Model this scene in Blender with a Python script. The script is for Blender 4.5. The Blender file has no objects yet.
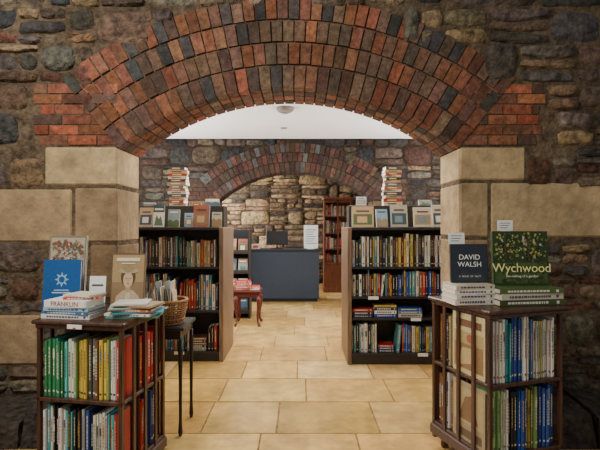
import bpy, math, random
from mathutils import Vector, Matrix
S = bpy.context.scene
F = 467.0
# ---------------------------------------------------------------- materials
def vc_mat(name, rough=0.8, nscale=20, namt=0.35, bump=0.3, bscale=60, spec=0.3, bdist=0.01, big=0, pits=0):
    m = bpy.data.materials.new(name); m.use_nodes = True
    nt = m.node_tree; N = nt.nodes; L = nt.links
    b = N['Principled BSDF']
    at = N.new('ShaderNodeAttribute'); at.attribute_name = 'Col'
    tc = N.new('ShaderNodeTexCoord')
    b.inputs['Roughness'].default_value = rough
    b.inputs['Specular IOR Level'].default_value = spec
    cur = at.outputs['Color']
    def mul(cur, scale, amt, detail=6):
        n = N.new('ShaderNodeTexNoise'); n.inputs['Scale'].default_value = scale
        n.inputs['Detail'].default_value = detail; n.inputs['Roughness'].default_value = 0.65
        L.new(tc.outputs['Object'], n.inputs['Vector'])
        mr = N.new('ShaderNodeMapRange'); mr.inputs[1].default_value = 0.3; mr.inputs[2].default_value = 0.7
        mr.inputs[3].default_value = 1 - amt; mr.inputs[4].default_value = 1 + amt
        L.new(n.outputs['Fac'], mr.inputs[0])
        vm = N.new('ShaderNodeVectorMath'); vm.operation = 'SCALE'
        L.new(cur, vm.inputs[0]); L.new(mr.outputs[0], vm.inputs['Scale'])
        return vm.outputs[0]
    if namt > 0: cur = mul(cur, nscale, namt)
    if big > 0: cur = mul(cur, 2.6, big, 8)
    L.new(cur, b.inputs['Base Color'])
    if bump > 0:
        n2 = N.new('ShaderNodeTexNoise'); n2.inputs['Scale'].default_value = bscale
        n2.inputs['Detail'].default_value = 5
        L.new(tc.outputs['Object'], n2.inputs['Vector'])
        bp = N.new('ShaderNodeBump'); bp.inputs['Strength'].default_value = bump
        bp.inputs['Distance'].default_value = bdist
        L.new(n2.outputs['Fac'], bp.inputs['Height']); out = bp.outputs[0]
        if pits > 0:
            v = N.new('ShaderNodeTexVoronoi'); v.inputs['Scale'].default_value = 38
            L.new(tc.outputs['Object'], v.inputs['Vector'])
            b2 = N.new('ShaderNodeBump'); b2.inputs['Strength'].default_value = pits; b2.inputs['Distance'].default_value = .008
            L.new(v.outputs['Distance'], b2.inputs['Height']); L.new(out, b2.inputs['Normal']); out = b2.outputs[0]
        L.new(out, b.inputs['Normal'])
    return m

def wood_mat(name, c1, c2, rough=0.4, axis='Z'):
    m = bpy.data.materials.new(name); m.use_nodes = True
    nt = m.node_tree; N = nt.nodes; L = nt.links; b = N['Principled BSDF']
    tc = N.new('ShaderNodeTexCoord'); mp = N.new('ShaderNodeMapping')
    mp.inputs['Scale'].default_value = (30, 30, 2.5) if axis == 'Z' else (2.5, 30, 30)
    n = N.new('ShaderNodeTexNoise'); n.inputs['Scale'].default_value = 1.5; n.inputs['Detail'].default_value = 5
    cr = N.new('ShaderNodeValToRGB'); cr.color_ramp.elements[0].position = .35; cr.color_ramp.elements[1].position = .65
    cr.color_ramp.elements[0].color = (*c1, 1); cr.color_ramp.elements[1].color = (*c2, 1)
    L.new(tc.outputs['Object'], mp.inputs[0]); L.new(mp.outputs[0], n.inputs['Vector'])
    L.new(n.outputs['Fac'], cr.inputs[0]); L.new(cr.outputs[0], b.inputs['Base Color'])
    b.inputs['Roughness'].default_value = rough
    return m

M_STONE = vc_mat('rubble_stone', .85, 16, .75, 1.0, 22, .3, .04, .4)
M_SAND = vc_mat('sandstone', .92, 10, .24, .7, 16, .2, .02, .30, .25)
M_BRICK = vc_mat('brick', .85, 25, .5, .8, 50, .25, .012, .28)
M_MORTAR = vc_mat('mortar', .95, 18, .6, 1.0, 40, .1, .02, .3)
M_FLOOR = vc_mat('floor_stone', .22, 5, .28, .3, 9, .5, .010, .26)
M_CEIL = vc_mat('ceiling_plaster', .9, 3, .02, .05, 60, .2)
M_BOOK = vc_mat('book_cover', .42, 60, .12, 0, 1, .45)
M_PAPER = vc_mat('paper', .85, 200, .1, 0, 1, .2)
M_WOOD = wood_mat('mahogany', (.026, .010, .006), (.095, .035, .019), .36)
M_OAK = wood_mat('oak_panel', (.12, .075, .045), (.24, .155, .10), .45)
M_BLACK = vc_mat('black_lacquer', .45, 20, .2, 0, 1, .4)
M_PAINT = vc_mat('painted', .5, 8, .08, .05, 40, .35)
M_WICK = vc_mat('wicker', .65, 60, .35, 0, 1, .3)

# ---------------------------------------------------------------- mesh builder
class MB:
    def __init__(s): s.v = []; s.f = []; s.c = []; s.m = []; s.sm = []; s.M = None
    def addv(s, pts):
        i = len(s.v)
        if s.M is not None: pts = [s.M @ Vector(p) for p in pts]
        s.v += [tuple(p) for p in pts]; return i
    def face(s, idx, c, m=0, sm=False):
        s.f.append(tuple(idx)); s.c.append(c); s.m.append(m); s.sm.append(sm)
    def poly(s, pts, c, m=0):
        i = s.addv(pts); s.face(range(i, i+len(pts)), c, m)
    def convex(s, pts, faces, c, m=0, sm=False):
        i = s.addv(pts); P = [Vector(x) for x in s.v[i:]]
        ce = sum(P, Vector())/len(P)
        for f in faces:
            q = [P[k] for k in f]; n = Vector()
            fc = sum(q, Vector())/len(q)
            for a in range(len(q)): n += (q[a]-fc).cross(q[(a+1) % len(q)]-fc)
            if n.dot(fc-ce) < 0: f = f[::-1]
            s.face([i+k for k in f], c, m, sm)
    HF = [(0,1,2,3),(4,5,6,7),(0,1,5,4),(1,2,6,5),(2,3,7,6),(3,0,4,7)]
    def hexa(s, p8, c, m=0): s.convex(p8, s.HF, c, m)
    def box(s, x0, x1, y0, y1, z0, z1, c, m=0):
        s.hexa([(x0,y0,z0),(x1,y0,z0),(x1,y1,z0),(x0,y1,z0),(x0,y0,z1),(x1,y0,z1),(x1,y1,z1),(x0,y1,z1)], c, m)
    def cbox(s, x0, x1, y0, y1, z0, z1, b, c, m=0):
        lo = (x0,y0,z0); hi = (x1,y1,z1); pts = []; ix = {}
        for sx in (0,1):
            for sy in (0,1):
                for sz in (0,1):
                    sg = (sx,sy,sz)
                    for k in range(3):
                        p = [(hi[a] if sg[a] else lo[a]) + (0 if a == k else (-b if sg[a] else b)) for a in range(3)]
                        ix[(sg,k)] = len(pts); pts.append(p)
        fs = []
        def sgn(k, kv, i, iv, j, jv):
            t = [0,0,0]; t[k] = kv; t[i] = iv; t[j] = jv; return tuple(t)
        for k in range(3):
            i, j = [(1,2),(0,2),(0,1)][k]
            for kv in (0,1):
                fs.append(tuple(ix[(sgn(k,kv,i,a,j,d),k)] for a,d in ((0,0),(1,0),(1,1),(0,1))))
            for a in (0,1):
                for d in (0,1):
                    c0 = sgn(k,0,i,a,j,d); c1 = sgn(k,1,i,a,j,d)
                    fs.append((ix[(c0,i)],ix[(c1,i)],ix[(c1,j)],ix[(c0,j)]))
        for sx in (0,1):
            for sy in (0,1):
                for sz in (0,1): fs.append(tuple(ix[((sx,sy,sz),k)] for k in range(3)))
        s.convex(pts, fs, c, m)
    def tube(s, path, radii, c, m=0, n=10, cap=True):
        P = [Vector(p) for p in path]; rings = []
        for k, p in enumerate(P):
            t = (P[min(k+1,len(P)-1)] - P[max(k-1,0)]).normalized()
            up = Vector((0,0,1)) if abs(t.z) < .9 else Vector((1,0,0))
            a = t.cross(up).normalized(); b = t.cross(a)
            r = radii[k] if hasattr(radii,'__len__') else radii
            rings.append(s.addv([p + a*math.cos(2*math.pi*q/n)*r + b*math.sin(2*math.pi*q/n)*r for q in range(n)]))
        for k in range(len(P)-1):
            A, B = rings[k], rings[k+1]
            for q in range(n): s.face((A+q, A+(q+1)%n, B+(q+1)%n, B+q), c, m, True)
        if cap:
            s.face([rings[0]+q for q in range(n)][::-1], c, m); s.face([rings[-1]+q for q in range(n)], c, m)
    def build(s, name, mats, parent=None):
        me = bpy.data.meshes.new(name); me.from_pydata(s.v, [], s.f)
        for m in mats: me.materials.append(m)
        me.polygons.foreach_set('material_index', s.m)
        me.polygons.foreach_set('use_smooth', s.sm)
        ca = me.color_attributes.new('Col', 'FLOAT_COLOR', 'CORNER')
        d = []
        for f, c in zip(s.f, s.c): d += [c[0],c[1],c[2],1.0]*len(f)
        ca.data.foreach_set('color', d); me.update()
        o = bpy.data.objects.new(name, me); S.collection.objects.link(o)
        if parent: o.parent = parent
        return o

def empty(name):
    o = bpy.data.objects.new(name, None); S.collection.objects.link(o); return o

def jit(c, r, a=.15):
    k = 1 + r.uniform(-a, a); return tuple(max(0, min(1, x*k*(1+r.uniform(-a*.3,a*.3)))) for x in c)

# ---------------------------------------------------------------- masonry
PAL_RUB = [(.125,.084,.053),(.09,.068,.052),(.045,.042,.042),(.155,.108,.064),(.23,.16,.085),(.105,.074,.056),(.07,.061,.053),(.14,.102,.068),(.10,.084,.07),(.20,.148,.09),(.034,.034,.037),(.12,.055,.038),(.075,.068,.063),(.14,.118,.09),(.082,.065,.053)]
def stone(mb, mp, ua, ub, za, zb, c, r, dep=.046, m=0):
    uc, zc = (ua+ub)/2, (za+zb)/2; hw, hh = (ub-ua)/2, (zb-za)/2
    e = min(.03, hh*.35, hw*.35)
    ss = [-1, -1+e/hw, -.35, .35, 1-e/hw, 1]; tt = [-1, -1+e/hh, -.35, .35, 1-e/hh, 1]
    dd = dep*r.uniform(.45, 1.3); sl = r.uniform(-.35,.35); st = r.uniform(-.35,.35)
    ck = [r.uniform(.0, min(.09,hh*.9,hw*.7)) for _ in range(4)]
    sk = r.uniform(-.18,.18)
    pts = []
    for j, t in enumerate(tt):
        for i, s_ in enumerate(ss):
            edge = i in (0,5) or j in (0,5)
            d = 0 if edge else dd*(1+sl*s_+st*t) + r.uniform(-.007,.007)
            u = uc + s_*hw; z = zc + t*hh
            q = (abs(s_)*abs(t))**2.5
            k = ck[(s_ > 0) + 2*(t > 0)]*q
            u -= math.copysign(k, s_); z -= math.copysign(k*.6, t)
            z += sk*s_*hh*abs(t)*.8
            jj = .009
            pts.append(mp(u + r.uniform(-jj,jj), z + r.uniform(-jj,jj), d))
    i0 = mb.addv(pts)
    for j in range(5):
        for i in range(5):
            a = i0 + j*6 + i; mb.face((a, a+1, a+7, a+6), c, m, True)

def free_iv(u0, u1, forb):
    iv = [(u0, u1)]
    for a, b in forb:
        n = []
        for p, q in iv:
            if b <= p or a >= q: n.append((p, q)); continue
            if a > p: n.append((p, a))
            if b < q: n.append((b, q))
        iv = n
    return [x for x in iv if x[1]-x[0] > .03]

def rubble(mb, mp, u0, u1, z0, z1, forb, pal, r, hr=(.15,.33), wr=(.18,.46), m=0):
    z = z0
    while z < z1 - .02:
        h = r.uniform(*hr)
        if z + h > z1 - .05: h = z1 - z
        for a, b in free_iv(u0, u1, forb(z, z+h)):
            u = a
            while u < b - .01:
                w = r.uniform(*wr)*(0.55+h*2.0)
                if u + w > b - .09: w = b - u
                g = .005
                rv = r.random()
                if h > .22 and rv < .30:
                    k1_, k2_ = sorted([r.uniform(.2,.4)*h, r.uniform(.55,.8)*h])
                    for p, q in ((0,k1_),(k1_,k2_),(k2_,h)):
                        if r.random() < .4 and w > .25:
                            mm = w*r.uniform(.35,.65)
                            stone(mb, mp, u+g, u+mm-g*.5, z+p+g*.6, z+q-g*.6, jit(r.choice(pal), r, .3), r, m=m)
                            stone(mb, mp, u+mm+g*.5, u+w-g, z+p+g*.6, z+q-g*.6, jit(r.choice(pal), r, .3), r, m=m)
                        else:
                            stone(mb, mp, u+g, u+w-g, z+p+g*.6, z+q-g*.6, jit(r.choice(pal), r, .3), r, m=m)
                elif h > .15 and rv < .62:
                    k = r.uniform(.28,.72)*h
                    stone(mb, mp, u+g, u+w-g, z+g, z+k-g*.6, jit(r.choice(pal), r, .3), r, m=m)
                    stone(mb, mp, u+g, u+w-g, z+k+g*.6, z+h-g, jit(r.choice(pal), r, .3), r, m=m)
                elif h > .24 and rv < .75 and w > .3:
                    mm = w*r.uniform(.4,.6)
                    stone(mb, mp, u+g, u+mm-g*.5, z+g, z+h-g, jit(r.choice(pal), r, .3), r, m=m)
                    k = r.uniform(.35,.65)*h
                    stone(mb, mp, u+mm+g*.5, u+w-g, z+g, z+k-g*.6, jit(r.choice(pal), r, .3), r, m=m)
                    stone(mb, mp, u+mm+g*.5, u+w-g, z+k+g*.6, z+h-g, jit(r.choice(pal), r, .3), r, m=m)
                else:
                    o1, o2 = r.uniform(-.018,.018), r.uniform(-.018,.018)
                    stone(mb, mp, u+g, u+w-g, z+g+o1, z+h-g+o2, jit(r.choice(pal), r, .3), r, m=m)
                u += w
        z += h

PAL_BR = [(.20,.080,.044),(.165,.076,.046),(.115,.062,.043),(.19,.088,.052),(.13,.076,.054),(.23,.09,.048),(.155,.096,.064),(.10,.065,.05)]
GREY = (.058,.054,.052)
MORT = (.115,.085,.057)
def arch_wall(name, y0, th, cx, hw, zs, zc, ringt, nring, xmin, xmax, ztop, blocks, skew, seed, pal=PAL_RUB, rpal=PAL_BR, skp=None, mort=MORT, greyp=.6, hr=(.15,.33), footing=None):
    r = random.Random(seed); mb = MB()
    rise = zc - zs; R = (hw*hw + rise*rise)/(2*rise); zo = zc - R
    A = math.asin(hw/R); yr = y0 + .03
    ym = yr - .010; yb = y0 + th - .012
    for (a, b) in ((xmin, cx-hw-.01), (cx+hw+.01, xmax)):
        mb.box(a, b, ym, yb, 0, ztop, mort, 2)
    n = 40
    xs = [cx-hw-.01 + (2*hw+.02)*i/n for i in range(n+1)]
    zi = lambda x: zo + math.sqrt(max(0,(R+.012)**2-(x-cx)**2))
    for i in range(n):
        a, b = xs[i], xs[i+1]
        mb.hexa([(a,ym,zi(a)),(b,ym,zi(b)),(b,yb,zi(b)),(a,yb,zi(a)),(a,ym,ztop),(b,ym,ztop),(b,yb,ztop),(a,yb,ztop)], mort, 2)
    rt = ringt/nring; g = .005
    for k in range(nring):
        ra, rb = R + k*rt + g*(k > 0), R + (k+1)*rt - g
        nb = int(round(2*A*(ra+rb)/2/.088))
        for q in range(nb):
            a0 = -A + 2*A*q/nb; a1 = -A + 2*A*(q+1)/nb; da = g/ra
            a0 += da + r.uniform(-.001,.001); a1 -= da
            segs = 4 if k == 0 else 1
            for sgi in range(segs):
                ya = y0 + th*sgi/segs + (g if sgi else 0) + r.uniform(0,.010)*(sgi == 0)
                yb2 = y0 + (th*(sgi+1)/segs - g if sgi < segs-1 else th) if k == 0 else y0 + th*(.3)
                c = jit(r.choice(rpal), r, .35)
                if (k == nring-1 and q % 3 == 0 and r.random() < greyp) or (k == nring-2 and q % 5 == 0 and r.random() < greyp*.5) or r.random() < .04: c = jit(GREY, r, .3)
                P = []
                rj = r.uniform(0,.006)*(k > 0)
                for y in (ya, yb2):
                    for aa, rr in ((a0,ra+rj),(a1,ra+rj),(a1,rb),(a0,rb)):
                        P.append((cx+rr*math.sin(aa), y, zo+rr*math.cos(aa)))
                mb.hexa(P, c, 1)
            if k > 0:
                P = []
                for y in (y0+th*.7, y0+th):
                    for aa, rr in ((a0,ra),(a1,ra),(a1,rb),(a0,rb)):
                        P.append((cx+rr*math.sin(aa), y, zo+rr*math.cos(aa)))
                mb.hexa(P, jit(r.choice(rpal), r, .3), 1)
    skp = skp or [(.25,.07,.038),(.19,.07,.042),(.14,.065,.042),(.25,.095,.05),(.10,.06,.045)]
    for (sx0, sx1, sz0, sz1, redge) in skew:
        z = sz0; row = 0
        while z < sz1 - .03:
            zt = z + (sz1-sz0)/round((sz1-sz0)/.078)
            e0 = sx0 + (r.uniform(0,.09) if redge < 0 else 0); e1 = sx1 - (r.uniform(0,.09) if redge > 0 else 0)
            x = e0 - (0.11 if row % 2 else 0)
            while x < e1:
                xa, xb = max(x, e0), min(x+.225, e1)
                if xb - xa > .03:
                    mb.box(xa+.005, xb-.005, y0+.008+r.uniform(0,.01), y0+.1, z+.005, zt-.005, jit(r.choice(skp), r, .3), 1)
                x += .225
            z = zt; row += 1
    for (bx0, bx1, bz0, bz1, full, c) in blocks:
        mb.cbox(bx0+.004, bx1-.004, y0+.004+r.uniform(0,.008), y0+(th if full else .2), bz0+.004, bz1-.004, .016, c, 3)
    for (fx0, fx1) in (footing or []):
        x = fx0
        while x < fx1 - .05:
            w = r.uniform(.22,.45)
            if x + w > fx1 - .12: w = fx1 - x
            h = r.uniform(.17,.26); yy = y0 - r.uniform(.44,.48)
            mb.hexa([(x+.006,yy+r.uniform(0,.02),0),(x+w-.006,yy+r.uniform(0,.02),0),(x+w-.006,y0+.05,0),(x+.006,y0+.05,0),
                     (x+.02,yy+.05,h-r.uniform(0,.02)),(x+w-.02,yy+.05,h-r.uniform(0,.02)),(x+w-.012,y0+.05,h+.03),(x+.012,y0+.05,h+.03)], jit((.06,.048,.038), r, .3), 0)
            x += w
    Re = R + ringt
    def forb(za, zb):
        f = []; zm = (za+zb)/2
        for bl in blocks:
            if bl[2] < zm < bl[3]: f.append((bl[0], bl[1]))
        for sk in skew:
            if sk[2] < zm < sk[3]: f.append((sk[0], sk[1]))
        if zm < zs: f.append((cx-hw-.02, cx+hw+.02))
        if za > zs - .1 and abs(za+.01-zo) < Re:
            w = math.sqrt(max(0, Re*Re-(max(za,zs-.05)+.03-zo)**2))
            w2 = math.sqrt(max(0, Re*Re-(max(zb,zs)-zo)**2)) if abs(zb-zo) < Re else 0
            w = max(w2, w*.4+w2*.6) - .03
            f.append((cx-w, cx+w))
        return f
    lv = sorted(set([0.0, ztop] + [round(b_[2],3) for b_ in blocks] + [round(b_[3],3) for b_ in blocks] + [round(s_[k_],3) for s_ in skew for k_ in (2,3)]))
    l2 = [lv[0]]
    for q in lv[1:]:
        if q - l2[-1] > .09: l2.append(q)
    if l2[-1] < ztop: l2[-1] = ztop
    for za, zb in zip(l2[:-1], l2[1:]):
        rubble(mb, lambda u,z,d: (u, yr-min(d*.8,.05), z), xmin, xmax, za, zb, forb, pal, r, hr=hr)
    rubble(mb, lambda u,z,d: (-u, yb+d*.6, z), -xmax, -xmin, 0.0, ztop, lambda a,b: [(-q,-p) for p,q in forb(a,b)], pal, r, hr=(.12,.26), wr=(.25,.6))
    return mb.build(name, [M_STONE, M_BRICK, M_MORTAR, M_SAND])

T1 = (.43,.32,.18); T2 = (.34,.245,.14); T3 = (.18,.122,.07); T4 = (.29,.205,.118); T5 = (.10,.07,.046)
k1 = 3.57/F
def X1(px): return (px-300)*k1
def Z1(py): return 1.5-(py-225)*k1
JL, JR = -1.397, 1.217
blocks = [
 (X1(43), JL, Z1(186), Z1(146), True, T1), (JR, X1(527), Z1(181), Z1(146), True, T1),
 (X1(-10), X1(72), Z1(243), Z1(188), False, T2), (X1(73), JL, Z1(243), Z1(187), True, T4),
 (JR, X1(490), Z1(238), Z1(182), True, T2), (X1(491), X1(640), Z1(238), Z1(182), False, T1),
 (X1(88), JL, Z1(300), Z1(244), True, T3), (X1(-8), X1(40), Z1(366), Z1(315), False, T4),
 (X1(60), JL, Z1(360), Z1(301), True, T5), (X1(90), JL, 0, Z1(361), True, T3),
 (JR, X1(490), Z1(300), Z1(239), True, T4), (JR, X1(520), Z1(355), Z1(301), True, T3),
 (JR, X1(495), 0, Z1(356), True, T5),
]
skew = [(X1(30), JL, Z1(145), Z1(83), -1), (JR, X1(548), Z1(145), Z1(83), 1)]
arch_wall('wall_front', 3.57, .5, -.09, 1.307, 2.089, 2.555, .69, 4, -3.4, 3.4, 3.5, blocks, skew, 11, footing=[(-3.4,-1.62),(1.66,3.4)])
# second arch
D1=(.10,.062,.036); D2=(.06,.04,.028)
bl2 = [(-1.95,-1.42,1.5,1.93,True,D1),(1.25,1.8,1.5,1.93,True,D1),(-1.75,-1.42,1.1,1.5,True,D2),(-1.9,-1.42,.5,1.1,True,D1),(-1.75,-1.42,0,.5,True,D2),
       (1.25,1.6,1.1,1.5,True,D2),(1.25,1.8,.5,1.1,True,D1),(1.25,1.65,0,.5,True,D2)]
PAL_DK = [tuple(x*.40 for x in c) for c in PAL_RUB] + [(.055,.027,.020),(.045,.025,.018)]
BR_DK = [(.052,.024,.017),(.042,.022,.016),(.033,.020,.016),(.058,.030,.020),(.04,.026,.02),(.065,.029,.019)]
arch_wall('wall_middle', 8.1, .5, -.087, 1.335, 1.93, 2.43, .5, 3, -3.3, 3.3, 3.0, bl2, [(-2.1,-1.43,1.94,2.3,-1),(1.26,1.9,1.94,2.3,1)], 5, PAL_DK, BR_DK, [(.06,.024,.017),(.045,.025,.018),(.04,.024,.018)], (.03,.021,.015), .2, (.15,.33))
def plain_wall(name, mp, u0, u1, z1, pal, seed, corebox, hr=(.12,.28), wr=(.2,.6)):
    r = random.Random(seed); mb = MB(); mb.box(*corebox, (.07,.05,.035), 1)
    rubble(mb, mp, u0, u1, 0, z1, lambda a,b: [], pal, r, hr=hr, wr=wr)
    return mb.build(name, [M_STONE, M_MORTAR])
plain_wall('wall_left', lambda u,z,d: (-3.31+d, u, z), 4.1, 12, 3.0, PAL_RUB, 3, (-3.5,-3.3,4.09,12.2,0,3.0))
plain_wall('wall_right', lambda u,z,d: (3.31-d, -u, z), -12, -4.1, 3.0, PAL_RUB, 4, (3.3,3.5,4.09,12.2,0,3.0))
plain_wall('wall_back', lambda u,z,d: (u, 12.01-d, z), -3.3, 3.3, 3.0, [(.26,.18,.095),(.20,.135,.075),(.13,.09,.055),(.08,.056,.04),(.28,.20,.11),(.13,.094,.06),(.055,.043,.034)], 8, (-3.3,3.3,12.0,12.2,0,3.0), (.26,.42), (.35,.7))
# floor
def make_floor():
    r = random.Random(2); mb = MB(); mb.box(-4.2,4.2,-1.5,12.2,-.12,-.004,(.22,.14,.06),1)
    cols = [(.55,.345,.115),(.49,.30,.09),(.59,.385,.145),(.46,.275,.085),(.57,.37,.13),(.51,.325,.11),(.63,.435,.185)]
    y = 3.36 - .6*8; ri = 0
    while y < 12.1:
        x = -4.2 - r.uniform(0,.5)
        if abs(y-3.36) < .01: x = -.18 - .75*5
        while x < 4.2:
            w = r.choice([.75,.55,.95,.68,.82,.75])
            xa, xb = max(x,-4.2), min(x+w,4.2)
            if xb-xa > .02:
                g = .003; h = .004
                c = jit(r.choice(cols), r, .12)
                zt = [r.uniform(-.0018,.0018) for _ in range(4)]
                mb.hexa([(xa+g,y+g,-.01),(xb-g,y+g,-.01),(xb-g,y+.6-g,-.01),(xa+g,y+.6-g,-.01),
                         (xa+g+h,y+g+h,zt[0]),(xb-g-h,y+g+h,zt[1]),(xb-g-h,y+.6-g-h,zt[2]),(xa+g+h,y+.6-g-h,zt[3])], c, 0)
            x += w
        y += .6; ri += 1
    mb.build('floor', [M_FLOOR, M_MORTAR])
make_floor()
mb = MB(); mb.box(-3.5,3.5,4.07,12.2,3.0,3.12,(.9,.9,.9)); mb.build('ceiling',[M_CEIL])

# ---------------------------------------------------------------- books
DARKS = [(.02,.03,.07),(.03,.03,.03),(.12,.015,.015),(.02,.07,.05),(.05,.03,.02)]
MIX = DARKS + [(.03,.12,.35),(.35,.03,.02),(.6,.55,.45),(.7,.68,.62),(.5,.35,.08),(.03,.22,.12),(.1,.3,.4),(.55,.2,.05),(.65,.6,.3),(.3,.32,.33),(.75,.74,.7),(.02,.05,.2)]
def shade(c): return sum(c)/3
def book_up(mb, x, t, yf, z, h, d, c, r, detail=True):
    b = .002; cov = .0025; bul = min(.006, t*.25)
    mb.box(x+b, x+cov+b, yf+.004, yf+d, z, z+h, c, 0)
    mb.box(x+t-cov-b, x+t-b, yf+.004, yf+d, z, z+h, c, 0)
    mb.box(x+cov+b, x+t-cov-b, yf+.008, yf+d-.005, z+.003, z+h-.004, (.72,.66,.52), 1)
    xs = [x+b, x+t*.25, x+t*.75, x+t-b]; ys = [yf+.006, yf+.006-bul, yf+.006-bul, yf+.006]
    bot = [(xs[i], ys[i], z) for i in range(4)]+[(xs[3],yf+.01,z),(xs[0],yf+.01,z)]
    top = [(p[0],p[1],z+h) for p in bot]
    mb.convex(bot+top, [tuple(range(6)), tuple(range(6,12))]+[(i,(i+1)%6,6+(i+1)%6,6+i) for i in range(6)], c, 0)
    if not detail or t < .012: return
    yy = yf+.006-bul-.0007; tc = (.75,.7,.6) if shade(c) < .3 else (.05,.04,.06)
    if r.random() < .25: tc = (.6,.42,.1) if shade(c) < .3 else (.3,.03,.03)
    xa, xb = x+t*.27, x+t*.73
    if r.random() < .35:
        c2 = r.choice(MIX); z0 = z+h*r.uniform(.55,.7); mb.box(xa, xb, yy-.0003, yy+.002, z0, z0+h*r.uniform(.1,.22), c2, 0)
    zz = z + h*r.uniform(.3,.4); zend = z+h*r.uniform(.75,.92); w = (xb-xa)*r.uniform(.3,.6); xm = (xa+xb)/2
    while zz < zend:
        l = r.uniform(.006,.02); mb.box(xm-w/2, xm+w/2, yy-.0006, yy+.001, zz, zz+l, tc, 0); zz += l + .005
    mb.box(xa, xb, yy-.0005, yy+.001, z+h*.08, z+h*.11, tc, 0)
def book_row(mb, x0, x1, yf, z, hmin, hmax, d, pal, seed, tr=(.015,.045), detail=True, ordered=False, last=None, gaps=0):
    r = random.Random(seed); x = x0 + .004; i = 0; base = r.uniform(hmin,hmax)
    M0 = mb.M
    while True:
        t = r.uniform(*tr)
        if x + t > x1: break
        if r.random() < .3: base = r.uniform(hmin,hmax)
        h = min(hmax, max(hmin, base + r.uniform(-.012,.012)))
        c = pal[min(len(pal)-1, int(i))] if ordered else r.choice(pal)
        if ordered: i = (x-x0)/(x1-x0)*len(pal)
        if last and x + t > x1 - tr[1]: c = last
        if gaps and r.random() < gaps:
            if r.random() < .35 and x + .22 < x1:
                zz = z
                for k in range(r.randint(3,5)):
                    tt = r.uniform(.018,.035); book_flat(mb, x+.1, yf+.1, zz, r.uniform(.16,.19), .17, tt, jit(r.choice(pal), r, .2)); zz += tt+.0005
                x += .205; continue
            if x + .09 < x1:
                a = r.uniform(.08,.16); h2 = h*.93
                mb.M = (M0 or Matrix.Identity(4)) @ Matrix.Translation((x+.001, 0, z+t*math.sin(a))) @ Matrix.Rotation(a,4,'Y')
                book_up(mb, 0, t, yf, 0, h2, d*.9, jit(c, r, .2), r, detail); mb.M = M0
                x += t + h2*math.sin(a)*1.02 + .002; continue
        book_up(mb, x, t, yf + r.uniform(0,.025), z, h, d*r.uniform(.8,1), jit(c, r, .2), r, detail)
        x += t + r.choice([0,0,0,.001,.003])
def book_flat(mb, x, y, z, w, d, t, c, rot=0, title=None):
    old = mb.M; mb.M = (old or Matrix.Identity(4)) @ Matrix.Translation((x,y,z)) @ Matrix.Rotation(rot,4,'Z')
    mb.box(-w/2,w/2,-d/2,d/2,0,.003,c); mb.box(-w/2,w/2,-d/2,d/2,t-.003,t,c)
    mb.box(-w/2,w/2,-d/2-.001,-d/2+.004,.0005,t-.0005,c)
    mb.box(-w/2+.004,w/2-.004,-d/2+.004,d/2-.004,.003,t-.003,(.74,.68,.56),1)
    tc = (.75,.72,.65) if shade(c) < .3 else (.08,.06,.1)
    if t > .012:
        rr = random.Random(int((x*97+z*1013+w*331)*10)); xx = -w*.38
        while xx < w*.25:
            l = rr.uniform(.008,.02); mb.box(xx,xx+l,-d/2-.002,-d/2,t*.32,t*.68,tc); xx += l+.005
        mb.box(w*.38,w*.42,-d/2-.002,-d/2,t*.25,t*.75,tc)
    mb.M = old
def pile(mb, x, y, z, n, r, w=(.2,.28), d=(.15,.2), t=(.018,.04), pal=MIX, rot=.15):
    for i in range(n):
        tt = r.uniform(*t); book_flat(mb, x+r.uniform(-.01,.01), y+r.uniform(-.01,.01), z, r.uniform(*w), r.uniform(*d), tt, jit(r.choice(pal), r, .2), r.uniform(-rot,rot)); z += tt+.0005
    return z
def face_book(mb, x, y, z, w, h, t, c, art=None, tilt=.15, rot=0, step=.0004):
    old = mb.M
    M = Matrix.Translation((x,y,z)) @ Matrix.Rotation(rot,4,'Z') @ Matrix.Rotation(-tilt,4,'X')
    mb.M = M
    mb.box(-w/2,w/2,0,.003,0,h,c); mb.box(-w/2,w/2,t-.003,t,0,h,c); mb.box(-w/2,-w/2+.003,.003,t-.003,0,h,c)
    mb.box(-w/2+.003,w/2-.004,.003,t-.003,.003,h-.003,(.75,.7,.6),1)
    for k, (pg, cc) in enumerate(art or []):
        mb.poly([(-w/2+u*w, -.0006-step*k, v*h) for u, v in pg], cc)
    mb.M = old
    return M
def R4(a,b,c,d): return [(a,b),(c,b),(c,d),(a,d)]
def ell(cx, cy, rx, ry, n=18): return [(cx+rx*math.cos(2*math.pi*i/n), cy+ry*math.sin(2*math.pi*i/n)) for i in range(n)]
def art_land(r):
    k = r.random()
    sky = r.choice([(.22,.28,.3),(.6,.58,.48),(.42,.28,.15),(.08,.14,.22),(.5,.44,.32),(.65,.6,.5),(.3,.1,.06),(.35,.32,.25),(.2,.35,.42)]); g = r.choice([(.08,.12,.05),(.22,.14,.07),(.04,.07,.09),(.28,.21,.13),(.02,.03,.04)])
    h = r.uniform(.3,.55)
    A = [(R4(.0,.0,1,1), sky)]
    if k < .35: A += [([(0,0),(1,0),(1,h),(.7,h+.1),(.45,h-.03),(.2,h+.12),(0,h)], g), (R4(.15,.8,.85,.87), r.choice([(.75,.73,.65),(.1,.05,.05)]))]
    elif k < .65: A += [(R4(.08,.1,.92,.62), g), (R4(.25,.2,.7,.5), r.choice([(.5,.3,.15),(.6,.55,.45),(.15,.2,.22)])), (R4(.2,.72,.8,.8),(.08,.05,.05))]
    else: A += [(R4(0,.66,1,1), g), (R4(.12,.76,.88,.84),(.75,.7,.6)), ([(.1,.05),(.9,.05),(.7,.5),(.5,.35),(.3,.55)], r.choice([(.3,.1,.05),(.1,.16,.1),(.35,.28,.18)]))]
    return A
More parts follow.
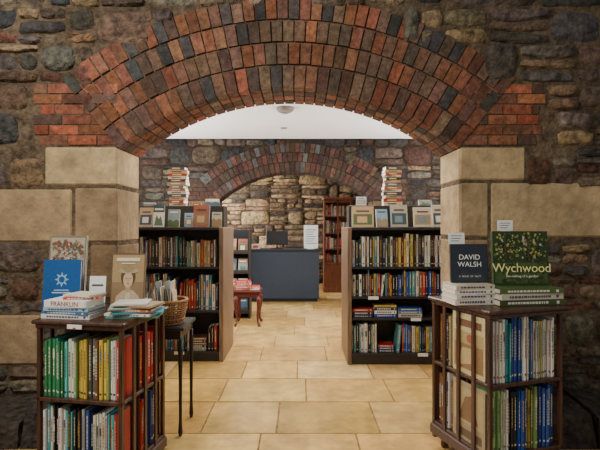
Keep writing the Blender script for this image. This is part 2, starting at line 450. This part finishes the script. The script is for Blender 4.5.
def text(s, M, size, col, parent, loc=(0,0), ext=.0006, yoff=-.0022):
    cu = bpy.data.curves.new('title_lettering', 'FONT'); cu.body = s; cu.size = size; cu.extrude = ext
    cu.align_x = 'CENTER'; cu.align_y = 'CENTER'
    m = bpy.data.materials.new('lettering'); m.use_nodes = True
    m.node_tree.nodes['Principled BSDF'].inputs['Base Color'].default_value = (*col,1); cu.materials.append(m)
    o = bpy.data.objects.new('title_lettering', cu); S.collection.objects.link(o)
    o.matrix_world = M @ Matrix.Translation((loc[0], yoff, loc[1])) @ Matrix.Rotation(math.pi/2,4,'X')
    if parent: o.parent = parent
def card(mb, x, y, z, w, h, tilt=.1, rot=0):
    old = mb.M; mb.M = Matrix.Translation((x,y,z)) @ Matrix.Rotation(rot,4,'Z') @ Matrix.Rotation(-tilt,4,'X')
    mb.box(-w/2,w/2,0,.0015,0,h,(.82,.82,.8),1)
    for k in range(3): mb.box(-w*.35,w*(.35-.1*k),-.0006,0,h*(.7-.22*k),h*(.76-.22*k),(.1,.1,.12),1)
    mb.M = old
    return mb

# ---------------------------------------------------------------- tall bookcases (middle room)
def bookcase(x0, x1, y0, y1, ztop, boards, rows, seed, panel_side):
    e = empty('bookcase'); K = (.03,.027,.026)
    mb = MB()
    for (a, b) in ((x0, x0+.045), (x1-.045, x1)):
        mb.cbox(a, b, y0, y1, 0, ztop, .004, (1,1,1), 1)
    mb.box(x0+.045, x1-.045, y0+.02, y1-.02, ztop-.03, ztop, K, 0)
    mb.cbox(x0+.045, x1-.045, y0+.003, y0+.02, ztop-.03, ztop, .003, K, 0)
    mb.box(x0+.045, x1-.045, y0+.34, y0+.36, .08, ztop-.03, K, 0)
    mb.box(x0+.045, x1-.045, y1-.04, y1-.02, .0, ztop-.03, K, 0)
    mb.box(x0+.045, x1-.045, y0+.03, y0+.05, 0, .1, K, 0)
    for z in boards: mb.box(x0+.045, x1-.045, y0+.01, y0+.34, z-.022, z, K, 0)
    mb.build('frame', [M_BLACK, M_OAK], e)
    bb = MB(); rr = random.Random(seed)
    for (z, hmin, hmax, kind, pal) in rows:
        if kind == 'up': book_row(bb, x0+.05, x1-.06, y0+.05, z, hmin, hmax, .2, pal, rr.random(), (.014,.042), gaps=.045)
        else:
            x = x0+.06
            while x < x1-.32:
                w = rr.uniform(.18,.28); zz = z
                for i in range(rr.randint(3,4)):
                    t = rr.uniform(.02,.04)
                    if zz+t > z+hmax: break
                    book_flat(bb, x+w/2, y0+.15, zz, w, .18, t, jit(rr.choice(pal),rr,.2)); zz += t+.0005
                x += w+.02
    for z in boards:
        if rr.random() < .8:
            xx = rr.uniform(x0+.2,x1-.3); bb.box(xx,xx+.11,y0+.006,y0+.0095,z-.03,z+.005,(.8,.8,.78),1)
    bb.build('books', [M_BOOK, M_PAPER], e)
    return e
LP = DARKS + [(.03,.12,.35),(.4,.3,.15),(.65,.6,.5),(.05,.25,.3),(.7,.7,.65),(.5,.45,.2),(.25,.1,.05),(.1,.12,.25),(.7,.68,.6),(.4,.05,.03)]
RP = [(.02,.03,.07),(.02,.07,.35),(.5,.04,.03),(.7,.66,.55),(.75,.75,.72),(.05,.2,.4),(.6,.45,.1),(.02,.02,.02),(.2,.1,.06),(.1,.3,.35)]
e1 = bookcase(-1.98, -.84, 5.11, 5.9, 1.475, [.11,.56,1.04], [(.11,.26,.38,'up',LP),(.56,.28,.40,'up',LP),(1.04,.26,.36,'up',LP)], 3, 1)
e2 = bookcase(.51, 1.66, 5.0, 5.75, 1.475, [.12,.5,.73,1.05], [(.12,.26,.33,'up',RP),(.5,.1,.15,'flat',RP),(.73,.22,.28,'up',RP),(1.05,.27,.36,'up',DARKS+RP)], 9, -1)

def top_display(x0, x1, y0, zt, xs_pile, seed, items, par):
    r = random.Random(seed)
    mb = MB(); mb.cbox(x0+.05, x1-.05, y0+.37, y0+.62, zt, zt+.25, .004, (.03,.025,.02)); mb.build('riser',[M_BLACK],par)
    pb = MB(); z = zt+.251; i = 0
    pal = [(.5,.42,.29),(.28,.04,.025),(.36,.25,.12),(.06,.055,.06),(.52,.46,.35),(.28,.10,.04),(.10,.12,.14),(.34,.19,.07),(.05,.035,.035)]
    while z < zt+.70:
        t = r.uniform(.025,.045); c = jit(pal[i%9],r,.1); w = r.uniform(.17,.23); rot = r.uniform(-.15,.15)
        book_flat(pb, xs_pile, y0+.48, z, w, .15, t, c, rot)
        # full cloth spine facing the aisle
        pb.M = Matrix.Translation((xs_pile,y0+.48,z)) @ Matrix.Rotation(rot,4,'Z'); pb.box(-w/2,w/2,-.080,-.0745,0,t,c); pb.box(-w*.3,w*.2,-.081,-.080,t*.35,t*.65,(.6,.5,.3) if shade(c)<.25 else (.1,.05,.04)); pb.M = None
        z += t+.0005; i += 1
    pb.build('book_stack',[M_BOOK,M_PAPER])
    for (x, w, h, c) in items:
        fb = MB(); face_book(fb, x, y0+.06+r.uniform(0,.12), zt+.006, w, h, .02, c, art_land(r), .22, r.uniform(-.12,.12)); fb.build('display_book',[M_BOOK,M_PAPER])
    for q in range(5):
        x = x0+.2+(x1-x0-.4)*q/4
        if abs(x-xs_pile) < .2: continue
        fb = MB(); face_book(fb, x, y0+.42, zt+.2535, r.uniform(.11,.17), r.uniform(.04,.12), .03, r.choice(MIX), art_land(r), .3, r.uniform(-.2,.2)); fb.build('display_book',[M_BOOK,M_PAPER])
k5 = 5.25/F
def x5(p): return (p-300)*k5
top_display(-1.98, -.84, 5.11, 1.475, x5(177)*1.05, 4, [(x5(147),.16,.22,(.1,.12,.15)),(x5(160),.12,.25,(.6,.58,.5)),(x5(174),.13,.2,(.55,.5,.4)),(x5(188),.10,.16,(.5,.1,.05)),(x5(202),.18,.25,(.25,.4,.5)),(x5(217),.11,.17,(.5,.6,.3))], e1)
top_display(.51, 1.66, 5.0, 1.475, x5(391)*1.05, 6, [(x5(361),.24,.23,(.4,.5,.6)),(x5(381),.13,.2,(.5,.5,.5)),(x5(398),.19,.25,(.05,.2,.25)),(x5(419),.2,.22,(.55,.45,.25)),(x5(437),.13,.25,(.6,.58,.5))], e2)

# ---------------------------------------------------------------- revolving bookcases (foreground)
GR = (.03,.22,.08); TE = (.05,.35,.4); YE = (.65,.5,.08); WH = (.75,.73,.68); BR = (.2,.09,.04); BL = (.02,.07,.3); RD = (.55,.03,.02); BK = (.02,.02,.025); LG=(.25,.45,.15)
def revolving(cx, cy, ang, sg, w, dep, ztop, mids, frows, srows, lastc):
    e = empty('revolving_bookcase'); T = Matrix.Translation((cx,cy,0)) @ Matrix.Rotation(ang,4,'Z')
    x0, x1 = (-w, 0) if sg > 0 else (0, w); y0, y1 = 0, dep
    W = (1,1,1); mb = MB(); mb.M = T
    mb.cbox(x0-.022, x1+.022, y0-.022, y1+.022, ztop-.022, ztop, .007, W)
    mb.cbox(x0-.006, x1+.006, y0-.006, y1+.006, ztop-.048, ztop-.0225, .005, W)
    for z in mids: mb.cbox(x0, x1, y0, y1, z-.022, z, .003, W)
    for (a,b) in ((x0,y0),(x1-.022,y0),(x0,y1-.03),(x1-.022,y1-.03)):
        mb.cbox(a, a+.022, b, b+.03, .06, ztop-.048, .003, W)
    zb = min(mids)-.022
    mb.cbox(x0-.012, x1+.012, y0-.012, y1+.012, zb-.07, zb, .008, W)
    for (a,b) in ((x0+.06,y0+.06),(x1-.06,y0+.06),(x0+.06,y1-.06),(x1-.06,y1-.06)):
        mb.tube([(a,b,.0),(a,b,.02),(a,b,max(.03,zb-.07))],[.02,.028,.02],W,0,10)
    for k in range(1,4):
        yy = dep*k/4
        for xx in (x0, x1): mb.cbox(xx-.006, xx+.006, yy-.015, yy+.015, zb, ztop-.03, .002, W)
    mb.box(x0+.03, x1-.03, y1-.03, y1-.015, zb, ztop-.03, W)
    mb.box(x0+.02, x1-.02, .22, .232, zb, ztop-.04, W)
    mb.build('frame',[M_WOOD],e)
    bb = MB(); bb.M = T
    for (z,hmin,hmax,pal,o,tr,sd) in frows:
        book_row(bb, x0+.024, x1-.024, .012, z+.0005, hmin, hmax, .19, pal, sd, tr, True, o, lastc if sg > 0 else None)
    for (z,hmin,hmax,pal,o,tr,sd) in srows:
        if sg > 0: bb.M = T @ Matrix.Translation((-.012,.235,0)) @ Matrix.Rotation(math.pi/2,4,'Z')
        else: bb.M = T @ Matrix.Translation((.012,dep-.035,0)) @ Matrix.Rotation(-math.pi/2,4,'Z')
        book_row(bb, 0, dep-.27, 0.0, z+.0005, hmin, hmax, .2, pal, sd, tr, True, o)
    bb.build('books',[M_BOOK,M_PAPER],e)
    return e, T
CLx, CLy, AL = -1.0, 2.62, -math.radians(10)
revolving(CLx, CLy, AL, 1, .54, .53, .95, [.50,.10],
  [(.50,.32,.37,[GR,TE,GR,(.1,.5,.45),WH,LG,YE,YE,(.1,.1,.1),BR,YE,LG,WH,TE,WH],True,(.014,.026),1),
   (.10,.30,.37,[TE,BK,WH,BL,BK,WH,TE,(.3,.3,.3),BK,WH],False,(.012,.024),3)],
  [(.50,.30,.36,[RD,RD,(.5,.08,.05),RD,WH],True,(.03,.05),2),
   (.10,.30,.36,[RD,BL,BK,RD,(.4,.04,.03)],True,(.025,.04),4)], RD)
CRx, CRy, AR = 1.078, 2.65, math.radians(18)
rb, TR = revolving(CRx, CRy, AR, -1, .533, .57, 1.012, [.585,.175],
  [(.585,.34,.375,[WH,WH,TE,BL,BL,WH,(.1,.2,.4),WH,(.5,.5,.2),WH,WH,(.6,.62,.6)],True,(.012,.022),11),
   (.175,.32,.37,[(.3,.5,.2),WH,BK,BL,YE,(.2,.3,.1),BL,BL,WH],True,(.014,.026),14)],
  [(.585,.3,.35,[BR,WH,(.5,.4,.2),BK],False,(.02,.035),12),
   (.175,.3,.36,[(.6,.5,.3),BR,(.5,.4,.2),WH,BR],False,(.02,.035),13)], None)
fb = MB()
def side_cover(z, h, w, yc, c, art):
    fb.M = TR @ Matrix.Translation((.009, yc, z)) @ Matrix.Rotation(-math.pi/2,4,'Z')
    fb.poly([(-w/2,-.0003,0),(w/2,-.0003,0),(w/2,-.0003,h),(-w/2,-.0003,h)], c)
    for k,(pg,cc) in enumerate(art): fb.poly([(-w/2+u*w,-.0006-.0003*k,v*h) for u,v in pg], cc)
side_cover(.587,.37,.30,.20,(.62,.52,.28),[(R4(.05,.08,.95,.5),(.30,.17,.08)),(R4(.05,.5,.95,.7),(.45,.34,.16)),(R4(.1,.78,.9,.9),(.2,.10,.05)),([(.2,.12),(.6,.2),(.7,.45),(.3,.43)],(.55,.40,.2)),(ell(.55,.6,.10,.07),(.4,.12,.06))])
side_cover(.177,.36,.30,.20,(.36,.28,.17),[(R4(.05,.3,.95,.9),(.48,.38,.2)),([(.2,.35),(.8,.35),(.6,.8),(.4,.75)],(.22,.12,.06)),(R4(.1,.06,.9,.2),(.12,.07,.04))])
fb.M = None; fb.build('book_cover_picture',[M_BOOK,M_PAPER],rb)

# ---- on the left revolving bookcase (top z=.95)
ZL = .951
def PX(px, d): return (px-300)*d/F
r = random.Random(21)
sb = MB(); z = ZL
for (w,t,c,rot) in ((.31,.026,(.75,.74,.7),-.15),(.30,.018,(.06,.16,.35),-.2),(.28,.022,(.3,.5,.6),-.12),(.27,.040,(.8,.79,.74),-.17)):
    book_flat(sb, PX(74,2.8), 2.815, z, w, .19, t, c, rot); z += t+.0005
sb.M = Matrix.Translation((PX(74,2.8), 2.815, z-.0405)) @ Matrix.Rotation(-.17,4,'Z'); sb.box(-.13,.13,-.0985,-.095,.001,.039,(.82,.81,.77)); sb.M = None
zz = z
for (w,t,c,rot) in ((.2,.014,(.5,.08,.05),.1),(.19,.012,(.7,.66,.5),-.3)):
    book_flat(sb, PX(86,2.85), 2.84, zz, w, .15, t, c, rot); zz += t+.0005
sbo = sb.build('book_stack',[M_BOOK,M_PAPER])
text('FRANKLIN', Matrix.Translation((PX(74,2.8), 2.815, z-.0205))@Matrix.Rotation(-.17,4,'Z'), .038, (.3,.04,.04), sbo, yoff=-.0995)
sb2 = MB(); z = ZL
for (w,t,c,rot,dx) in ((.30,.012,(.1,.25,.2),.1,0),(.28,.014,(.75,.72,.6),-.12,-.01),(.29,.01,(.05,.3,.4),.22,.02),(.26,.016,(.5,.14,.08),-.05,0),(.24,.008,(.3,.5,.45),.3,-.03),(.25,.012,(.35,.25,.12),-.2,.02),(.20,.01,(.6,.6,.55),.15,-.02)):
    book_flat(sb2, PX(137,2.85)+dx, 2.83, z, w, .19, t, c, rot); z += t+.0005
sb2.build('book_stack',[M_BOOK,M_PAPER])
fb = MB(); star = []
for i in range(16):
    a = 2*math.pi*i/16; q = .10 if i % 2 else .2
    star.append((.5+q*math.sin(a), .62+q*.75*math.cos(a)))
face_book(fb, PX(61,2.95), 2.94, ZL, .235, .33, .025, (.006,.085,.29), [(star,(.25,.45,.65)),(ell(.5,.62,.08,.06),(.006,.085,.29)),(R4(.25,.36,.75,.38),(.5,.65,.8)),(R4(.3,.41,.7,.425),(.5,.65,.8))], .1, .0)
fb.build('blue_book',[M_BOOK,M_PAPER])
fb = MB(); art = [(R4(0,0,1,1),(.22,.18,.12)),(R4(.04,.03,.96,.97),(.40,.36,.26))]
for i in range(420):
    a, b = r.uniform(.05,.87), r.uniform(.05,.91); q = r.uniform(.03,.08)
    art.append(([(a,b),(a+q,b+r.uniform(-.01,.02)),(a+q*.8,b+q*.6),(a-.01,b+q*.5)], r.choice([(.22,.08,.05),(.10,.13,.08),(.5,.45,.34),(.1,.12,.14),(.32,.20,.10),(.45,.4,.29),(.26,.07,.05)])))
face_book(fb, PX(67,3.1), 3.07, ZL, .25, .48, .02, (.6,.57,.48), art, .1, -.05, .00002); fb.build('map_book',[M_BOOK,M_PAPER])
cb = MB(); card(cb, PX(95,2.98), 3.0, ZL, .105, .22, .12); cb.build('price_card',[M_BOOK,M_PAPER])
fb = MB(); art = [(R4(0,0,1,1),(.13,.08,.04)),(R4(.03,.03,.97,.97),(.36,.25,.12)),(R4(.03,.03,.97,.5),(.25,.165,.085)),
 ([(.10,.03),(.90,.03),(.84,.26),(.66,.36),(.38,.36),(.18,.26)],(.50,.39,.25)),([(.40,.03),(.6,.03),(.57,.33),(.46,.33)],(.6,.52,.38)),
 ([(.43,.32),(.59,.32),(.58,.45),(.45,.45)],(.44,.30,.18)),(ell(.51,.59,.22,.17),(.10,.058,.026)),(ell(.51,.54,.145,.135),(.56,.40,.25)),
 (ell(.455,.565,.024,.010),(.08,.04,.02)),(ell(.565,.565,.024,.010),(.08,.04,.02)),([(.50,.56),(.525,.56),(.535,.51),(.49,.51)],(.44,.29,.17)),(ell(.512,.475,.04,.010),(.36,.12,.08)),
 (ell(.51,.69,.32,.04),(.42,.33,.2)),(ell(.51,.725,.17,.055),(.30,.22,.12)),(R4(.15,.86,.85,.92),(.7,.62,.45)),(R4(.3,.81,.7,.83),(.7,.62,.45))]
face_book(fb, PX(128,3.0), 2.97, ZL, .215, .37, .02, (.42,.29,.15), art, .14, 0, .0003)
fb.build('portrait_book',[M_BOOK,M_PAPER])
cb = MB(); cb.M = Matrix.Translation((CLx,CLy,0)) @ Matrix.Rotation(AL,4,'Z'); cb.box(-.32,-.23,-.030,-.0225,.912,.935,(.8,.8,.78),1); cb.box(-.285,-.265,-.031,-.030,.914,.92,(.5,.05,.05),1); cb.build('shelf_label',[M_BOOK,M_PAPER])

# ---- on the right revolving bookcase (top z=1.012)
ZR = 1.013
sb = MB(); z = ZR
for (w,t,c,rot) in ((.26,.036,(.72,.69,.6),.12),(.25,.03,(.72,.70,.62),.16),(.255,.026,(.78,.76,.7),.1),(.25,.028,(.6,.55,.42),.14)):
    book_flat(sb, 1.055, 2.94, z, w, .2, t, c, rot); z += t+.0005
zA = z; sb.build('book_stack',[M_BOOK,M_PAPER])
fb = MB(); Mw = face_book(fb, 1.075, 2.95, zA, .235, .245, .025, (.014,.018,.03), [(R4(.03,.03,.97,.97),(.018,.026,.042)),([(.1,.05),(.9,.05),(.8,.3),(.55,.22),(.3,.33)],(.03,.04,.05))], .1); fbo = fb.build('dark_cover_book',[M_BOOK,M_PAPER])
text('DAVID', Mw, .045, (.85,.85,.85), fbo, (0,.16)); text('WALSH', Mw, .045, (.85,.85,.85), fbo, (0,.115)); text('A  BONE  OF  FACT', Mw, .016, (.6,.6,.6), fbo, (0,.04))
cb = MB(); card(cb, 1.02, 3.04, zA+.24, .105, .075, .1); cb.box(.99,1.05,3.04,3.0415,zA,zA+.24,(.8,.8,.78),1); cb.build('price_card',[M_BOOK,M_PAPER])
sb = MB(); z = ZR
for (w,t,c,rot) in ((.42,.036,(.05,.09,.02),.14),(.41,.036,(.55,.52,.40),.17),(.41,.03,(.08,.13,.035),.12)):
    book_flat(sb, 1.385, 2.94, z, w, .25, t, c, rot); z += t+.0005
zB = z; sb.build('book_stack',[M_BOOK,M_PAPER])
fb = MB(); art = [(R4(.0,.0,1,1),(.02,.045,.01)),(R4(.03,.05,.97,.42),(.06,.10,.025))]
for i in range(420):
    a, b = r.uniform(.02,.95), r.uniform(.03,.95); q = r.uniform(.008,.035)
    hi = b > .5
    pc = r.choice([(.12,.18,.03),(.22,.25,.05),(.04,.08,.015),(.35,.36,.12),(.015,.025,.008),(.42,.30,.08),(.4,.42,.35)] if hi else [(.03,.06,.012),(.05,.09,.02),(.02,.035,.01),(.09,.13,.03)])
    art.append(([(min(1,u),min(1,v)) for u,v in ((a,b),(a+q,b-.01),(a+q*1.2,b+q),(a+q*.4,b+q*1.4),(a-.01,b+q*.7))], pc))
art += [([(.62,.45),(.66,.45),(.64,.95),(.61,.95)],(.06,.04,.02)),([(.2,.48),(.24,.48),(.23,.95),(.2,.9)],(.06,.045,.02))]
Mw = face_book(fb, 1.40, 2.95, zB, .35, .345, .03, (.04,.07,.02), art, .08, 0, .00002); fbo = fb.build('garden_book',[M_BOOK,M_PAPER])
text('Wychwood', Mw, .078, (.85,.85,.35), fbo, (0,.11), yoff=-.011); text('the making of a garden', Mw, .022, (.85,.85,.7), fbo, (0,.06), yoff=-.011)
cb = MB(); card(cb, 1.34, 3.05, zB+.345, .1, .07, .05); cb.box(1.31,1.37,3.05,3.0515,zB,zB+.345,(.8,.8,.78),1); cb.build('price_card',[M_BOOK,M_PAPER])

# ---- side table + basket
mb = MB()
tx0,tx1,ty0,ty1,tz = -1.27,-.82,3.29,3.68,.775
tx0 = -1.27
DK = (.02,.016,.014)
mb.cbox(tx0,tx1,ty0,ty1,tz-.025,tz,.006,DK)
mb.cbox(tx0+.03,tx1-.03,ty0+.03,ty1-.03,tz-.09,tz-.025,.003,DK)
for a in (tx0+.03,tx1-.03):
    for b in (ty0+.03,ty1-.03):
        mb.tube([(a,b,0),(a,b,.03),(a,b,.12),(a,b,.4),(a,b,.6),(a,b,.69)],[.010,.017,.011,.013,.018,.014],DK,0,8)
mb.build('side_table',[M_BLACK])
def basket(name, cx, cy, z, rx, ry, h, books=True, flare=1.25):
    e = empty(name); mb = MB(); C=(.30,.15,.055); n = 28; rows = max(4,int(h/.014))
    def rim(a, t): k = 1+(flare-1)*t; return Vector((cx+rx*k*math.cos(a), cy+ry*k*math.sin(a), z+.006+h*t))
    for j in range(rows):
        t = j/(rows-1); path = []
        for i in range(n*2+1):
            a = math.pi*2*i/(n*2); p = rim(a,t); o = .004*math.cos(i*math.pi/1+j*math.pi)
            path.append((p.x+o*math.cos(a), p.y+o*math.sin(a), p.z))
        mb.tube(path, .0062, jit(C,random.Random(j),.25), 0, 5, False)
    for i in range(n):
        a = math.pi*2*i/n; mb.tube([rim(a,0),rim(a,1)],.004,(.2,.1,.04),0,5)
    mb.tube([rim(2*math.pi*i/32,1.02) for i in range(33)],.011,C,0,6,False)
    b0 = mb.addv([(cx+rx*math.cos(a),cy+ry*math.sin(a),z+.004) for a in [2*math.pi*i/24 for i in range(24)]]); mb.face(range(b0,b0+24),(.2,.11,.05))
    mb.build('weave',[M_WICK],e)
    if books:
        bb = MB(); rr = random.Random(5); x = cx-rx*.85
        while x < cx+rx*.75:
            t = rr.uniform(.006,.014); k = math.sqrt(max(.1,1-((x-cx)/rx)**2)); hh = rr.uniform(.21,.30)
            bb.M = Matrix.Translation((x,cy-ry*k*.55,z+.012)) @ Matrix.Rotation(rr.uniform(-.18,.05),4,'Y') 
            book_up(bb, 0, t, 0, 0, hh, ry*k*1.1, jit(rr.choice([(.7,.65,.5),(.5,.4,.25),(.75,.72,.65),(.3,.35,.35),(.6,.5,.35),(.2,.1,.06)]),rr,.2), rr)
            x += t+.005
        bb.M = None; bb.build('pamphlets',[M_BOOK,M_PAPER],e)
basket('wicker_basket', -1.0, 3.46, .776, .13, .12, .16)

# ---------------------------------------------------------------- middle/back items
e = empty('occasional_table'); mb = MB()
ax0,ax1,ay0,ay1 = -.98,-.58,6.87,7.3
mb.cbox(ax0,ax1,ay0,ay1,.50,.53,.008,(.09,.014,.009)); mb.cbox(ax0+.02,ax1-.02,ay0+.02,ay1-.02,.43,.50,.004,(.08,.012,.009))
for a,sx in ((ax0+.04,-1),(ax1-.04,1)):
    for b,sy in ((ay0+.04,-1),(ay1-.04,1)):
        pr=[(0,.45,.03),(.012,.38,.034),(.008,.28,.026),(-.008,.15,.018),(-.004,.06,.015),(.018,.015,.022),(.02,.0,.018)]
        mb.tube([(a+sx*o,b+sy*o,zz) for o,zz,_ in pr],[q for _,_,q in pr],(.09,.014,.009),0,8)
mb.build('table_frame',[M_BLACK],e)
pb = MB(); r = random.Random(14)
pile(pb,-.86,7.05,.531,5,r,pal=[RD,YE,(.5,.1,.05),(.6,.5,.3)]); pile(pb,-.68,7.05,.531,2,r,w=(.13,.15),pal=[BR,WH,RD]); pb.build('book_stack',[M_BOOK,M_PAPER])
e = empty('leaflet_rack'); mb = MB()
mb.box(-1.40,-.80,7.72,7.74,0,1.42,BK)
for a in (-1.40,-.82): mb.box(a,a+.02,7.45,7.74,0,1.42,(.04,.03,.025))
lb = MB()
for i,z in enumerate((.1,.42,.74,1.06)):
    mb.box(-1.38,-.82,7.46,7.72,z-.02,z,(.04,.03,.025)); mb.box(-1.38,-.82,7.455,7.465,z,z+.04,(.04,.03,.025))
    for j in range(3):
        face_book(lb,-1.29+.185*j,7.5+.03*(j%2),z+.001,.15,.22,.012,r.choice([WH,(.3,.5,.6),(.7,.65,.4),(.5,.1,.06)]),art_land(r),.2)
mb.build('rack_frame',[M_BLACK],e); lb.build('leaflets',[M_BOOK,M_PAPER],e)
e = empty('service_counter'); mb = MB(); SL=(.032,.046,.072)
c0,c1 = PX(248,9.1),PX(319,9.1)
mb.cbox(c0,c1,9.1,9.6,.06,.99,.004,SL); mb.box(c0+.03,c1-.03,9.14,9.57,0,.06,BK); mb.cbox(c0-.03,c1+.03,9.07,9.63,.99,1.025,.006,(.02,.024,.03))
mb.box(c0,c0+.5*(c1-c0)-.003,9.094,9.1,.08,.97,SL); mb.box(c0+.5*(c1-c0)+.003,c1,9.094,9.1,.08,.97,SL)
mb.build('counter_body',[M_PAINT],e)
mb = MB(); mx = PX(277,9.4)
mb.cbox(mx-.12,mx+.12,9.32,9.48,1.026,1.04,.004,BK); mb.tube([(mx,9.42,1.04),(mx,9.42,1.2)],.02,BK,0,8); mb.cbox(mx-.22,mx+.22,9.38,9.41,1.1,1.38,.008,BK)
mb.build('computer_monitor',[M_BLACK])
mb = MB(); px=PX(311,9.2); mb.cbox(px-.08,px+.08,9.16,9.26,1.026,1.04,.003,(.7,.7,.7)); mb.M=Matrix.Translation((px,9.2,1.04))@Matrix.Rotation(-.08,4,'X')
mb.cbox(-.14,.14,0,.01,0,.46,.002,(.72,.74,.75))
for i in range(7): mb.box(-.1,.1-.03*(i%3),-.002,0,.36-.045*i,.375-.045*i,(.15,.2,.3))
mb.M=None; mb.build('notice_stand',[M_PAINT])
mb = MB(); lx=PX(256,9.3); mb.cbox(lx-.08,lx+.08,9.22,9.38,1.026,1.12,.006,(.5,.48,.42)); mb.box(lx-.05,lx+.05,9.215,9.22,1.05,1.1,RD); mb.build('leaflet_box',[M_PAINT])
e = empty('glazed_cabinet'); mb = MB(); g0,g1=PX(324,10.4),PX(352,10.4); CW=(1,1,1)
mb.cbox(g0-.03,g1+.03,10.37,10.85,2.06,2.12,.012,CW); mb.cbox(g0-.02,g1+.02,10.38,10.85,0,.1,.008,CW)
mb.box(g0,g0+.03,10.4,10.83,.1,2.06,CW); mb.box(g1-.03,g1,10.4,10.83,.1,2.06,CW); mb.box(g0+.03,g1-.03,10.8,10.83,.1,2.06,CW)
for z in (.1,.6,.95,1.3,1.68): mb.box(g0+.03,g1-.03,10.43,10.8,z,z+.02,CW)
mb.box(g0+.03,g1-.03,10.4,10.42,.1,.6,CW)
mb.box((g0+g1)/2-.015,(g0+g1)/2+.015,10.4,10.42,.6,2.06,CW)
for z in (.62,2.0): mb.box(g0+.03,g1-.03,10.4,10.42,z,z+.05,CW)
mb.build('cabinet_frame',[wood_mat('cherry',(.09,.025,.012),(.2,.062,.028),.35)],e)
bb = MB()
for i,z in enumerate((.62,.97,1.32,1.70)): book_row(bb,g0+.04,g1-.04,10.5,z,.2,.28,.2,[BR,RD,(.6,.5,.3),BK,WH],i+50)
bb.build('books',[M_BOOK,M_PAPER],e)
mb = MB(); a=(-.19,5.98); mb.tube([(*a,3.0),(*a,2.97),(*a,2.945),(*a,2.93)],[.115,.11,.08,.04],(.2,.18,.16),0,24); mb.build('smoke_detector',[M_PAINT])
mb = MB(); a=(-.25,7.2); mb.tube([(*a,3.0),(*a,2.985)],[.05,.045],(.25,.25,.25),0,16); mb.build('ceiling_spotlight',[M_PAINT])

# ---------------------------------------------------------------- light
def area(name, loc, rot, sx, sy, p, c=(1,1,1)):
    l = bpy.data.lights.new(name,'AREA'); l.shape='RECTANGLE'; l.size=sx; l.size_y=sy; l.energy=p; l.color=c
    o = bpy.data.objects.new(name,l); o.location=loc; o.rotation_euler=rot; S.collection.objects.link(o)
area('fill_light_left',(-3.1,6.2,1.9),(math.radians(114),0,math.radians(-90)),2.6,1.3,230,(1,.98,.95))  # added fill lamp by the solid left wall, tipped up to brighten the ceiling
area('fill_light_right',(3.1,6.2,1.9),(math.radians(114),0,math.radians(90)),2.6,1.3,230,(1,.98,.95))  # matching lamp added out of view on the right; that wall has no opening
area('fill_light_back_room',(-3.1,10.3,1.9),(math.radians(95),0,math.radians(-90)),2.2,1.5,290,(1,.96,.9))  # unseen lamp added to brighten the room behind the second arch
area('overhead_fill_middle',(0,5.4,2.95),(0,0,0),1.8,1.4,115,(1,.93,.82))  # added panel under the closed ceiling, makes the pool of light on the floor
area('key_light',(-2.0,.9,3.9),(math.radians(40),0,math.radians(-25)),1.1,.9,120,(1,.93,.82))  # added key lamp above left of the camera, brings out the stone relief
w = bpy.data.worlds.new('World'); S.world = w; w.use_nodes = True
w.node_tree.nodes['Background'].inputs[0].default_value = (1,.97,.92,1); w.node_tree.nodes['Background'].inputs[1].default_value = .34

cam = bpy.data.cameras.new('Camera'); cam.lens = F/600*36; cam.sensor_width = 36
co = bpy.data.objects.new('Camera',cam); co.location=(0,0,1.5); co.rotation_euler=(math.pi/2,0,0); S.collection.objects.link(co); S.camera = co
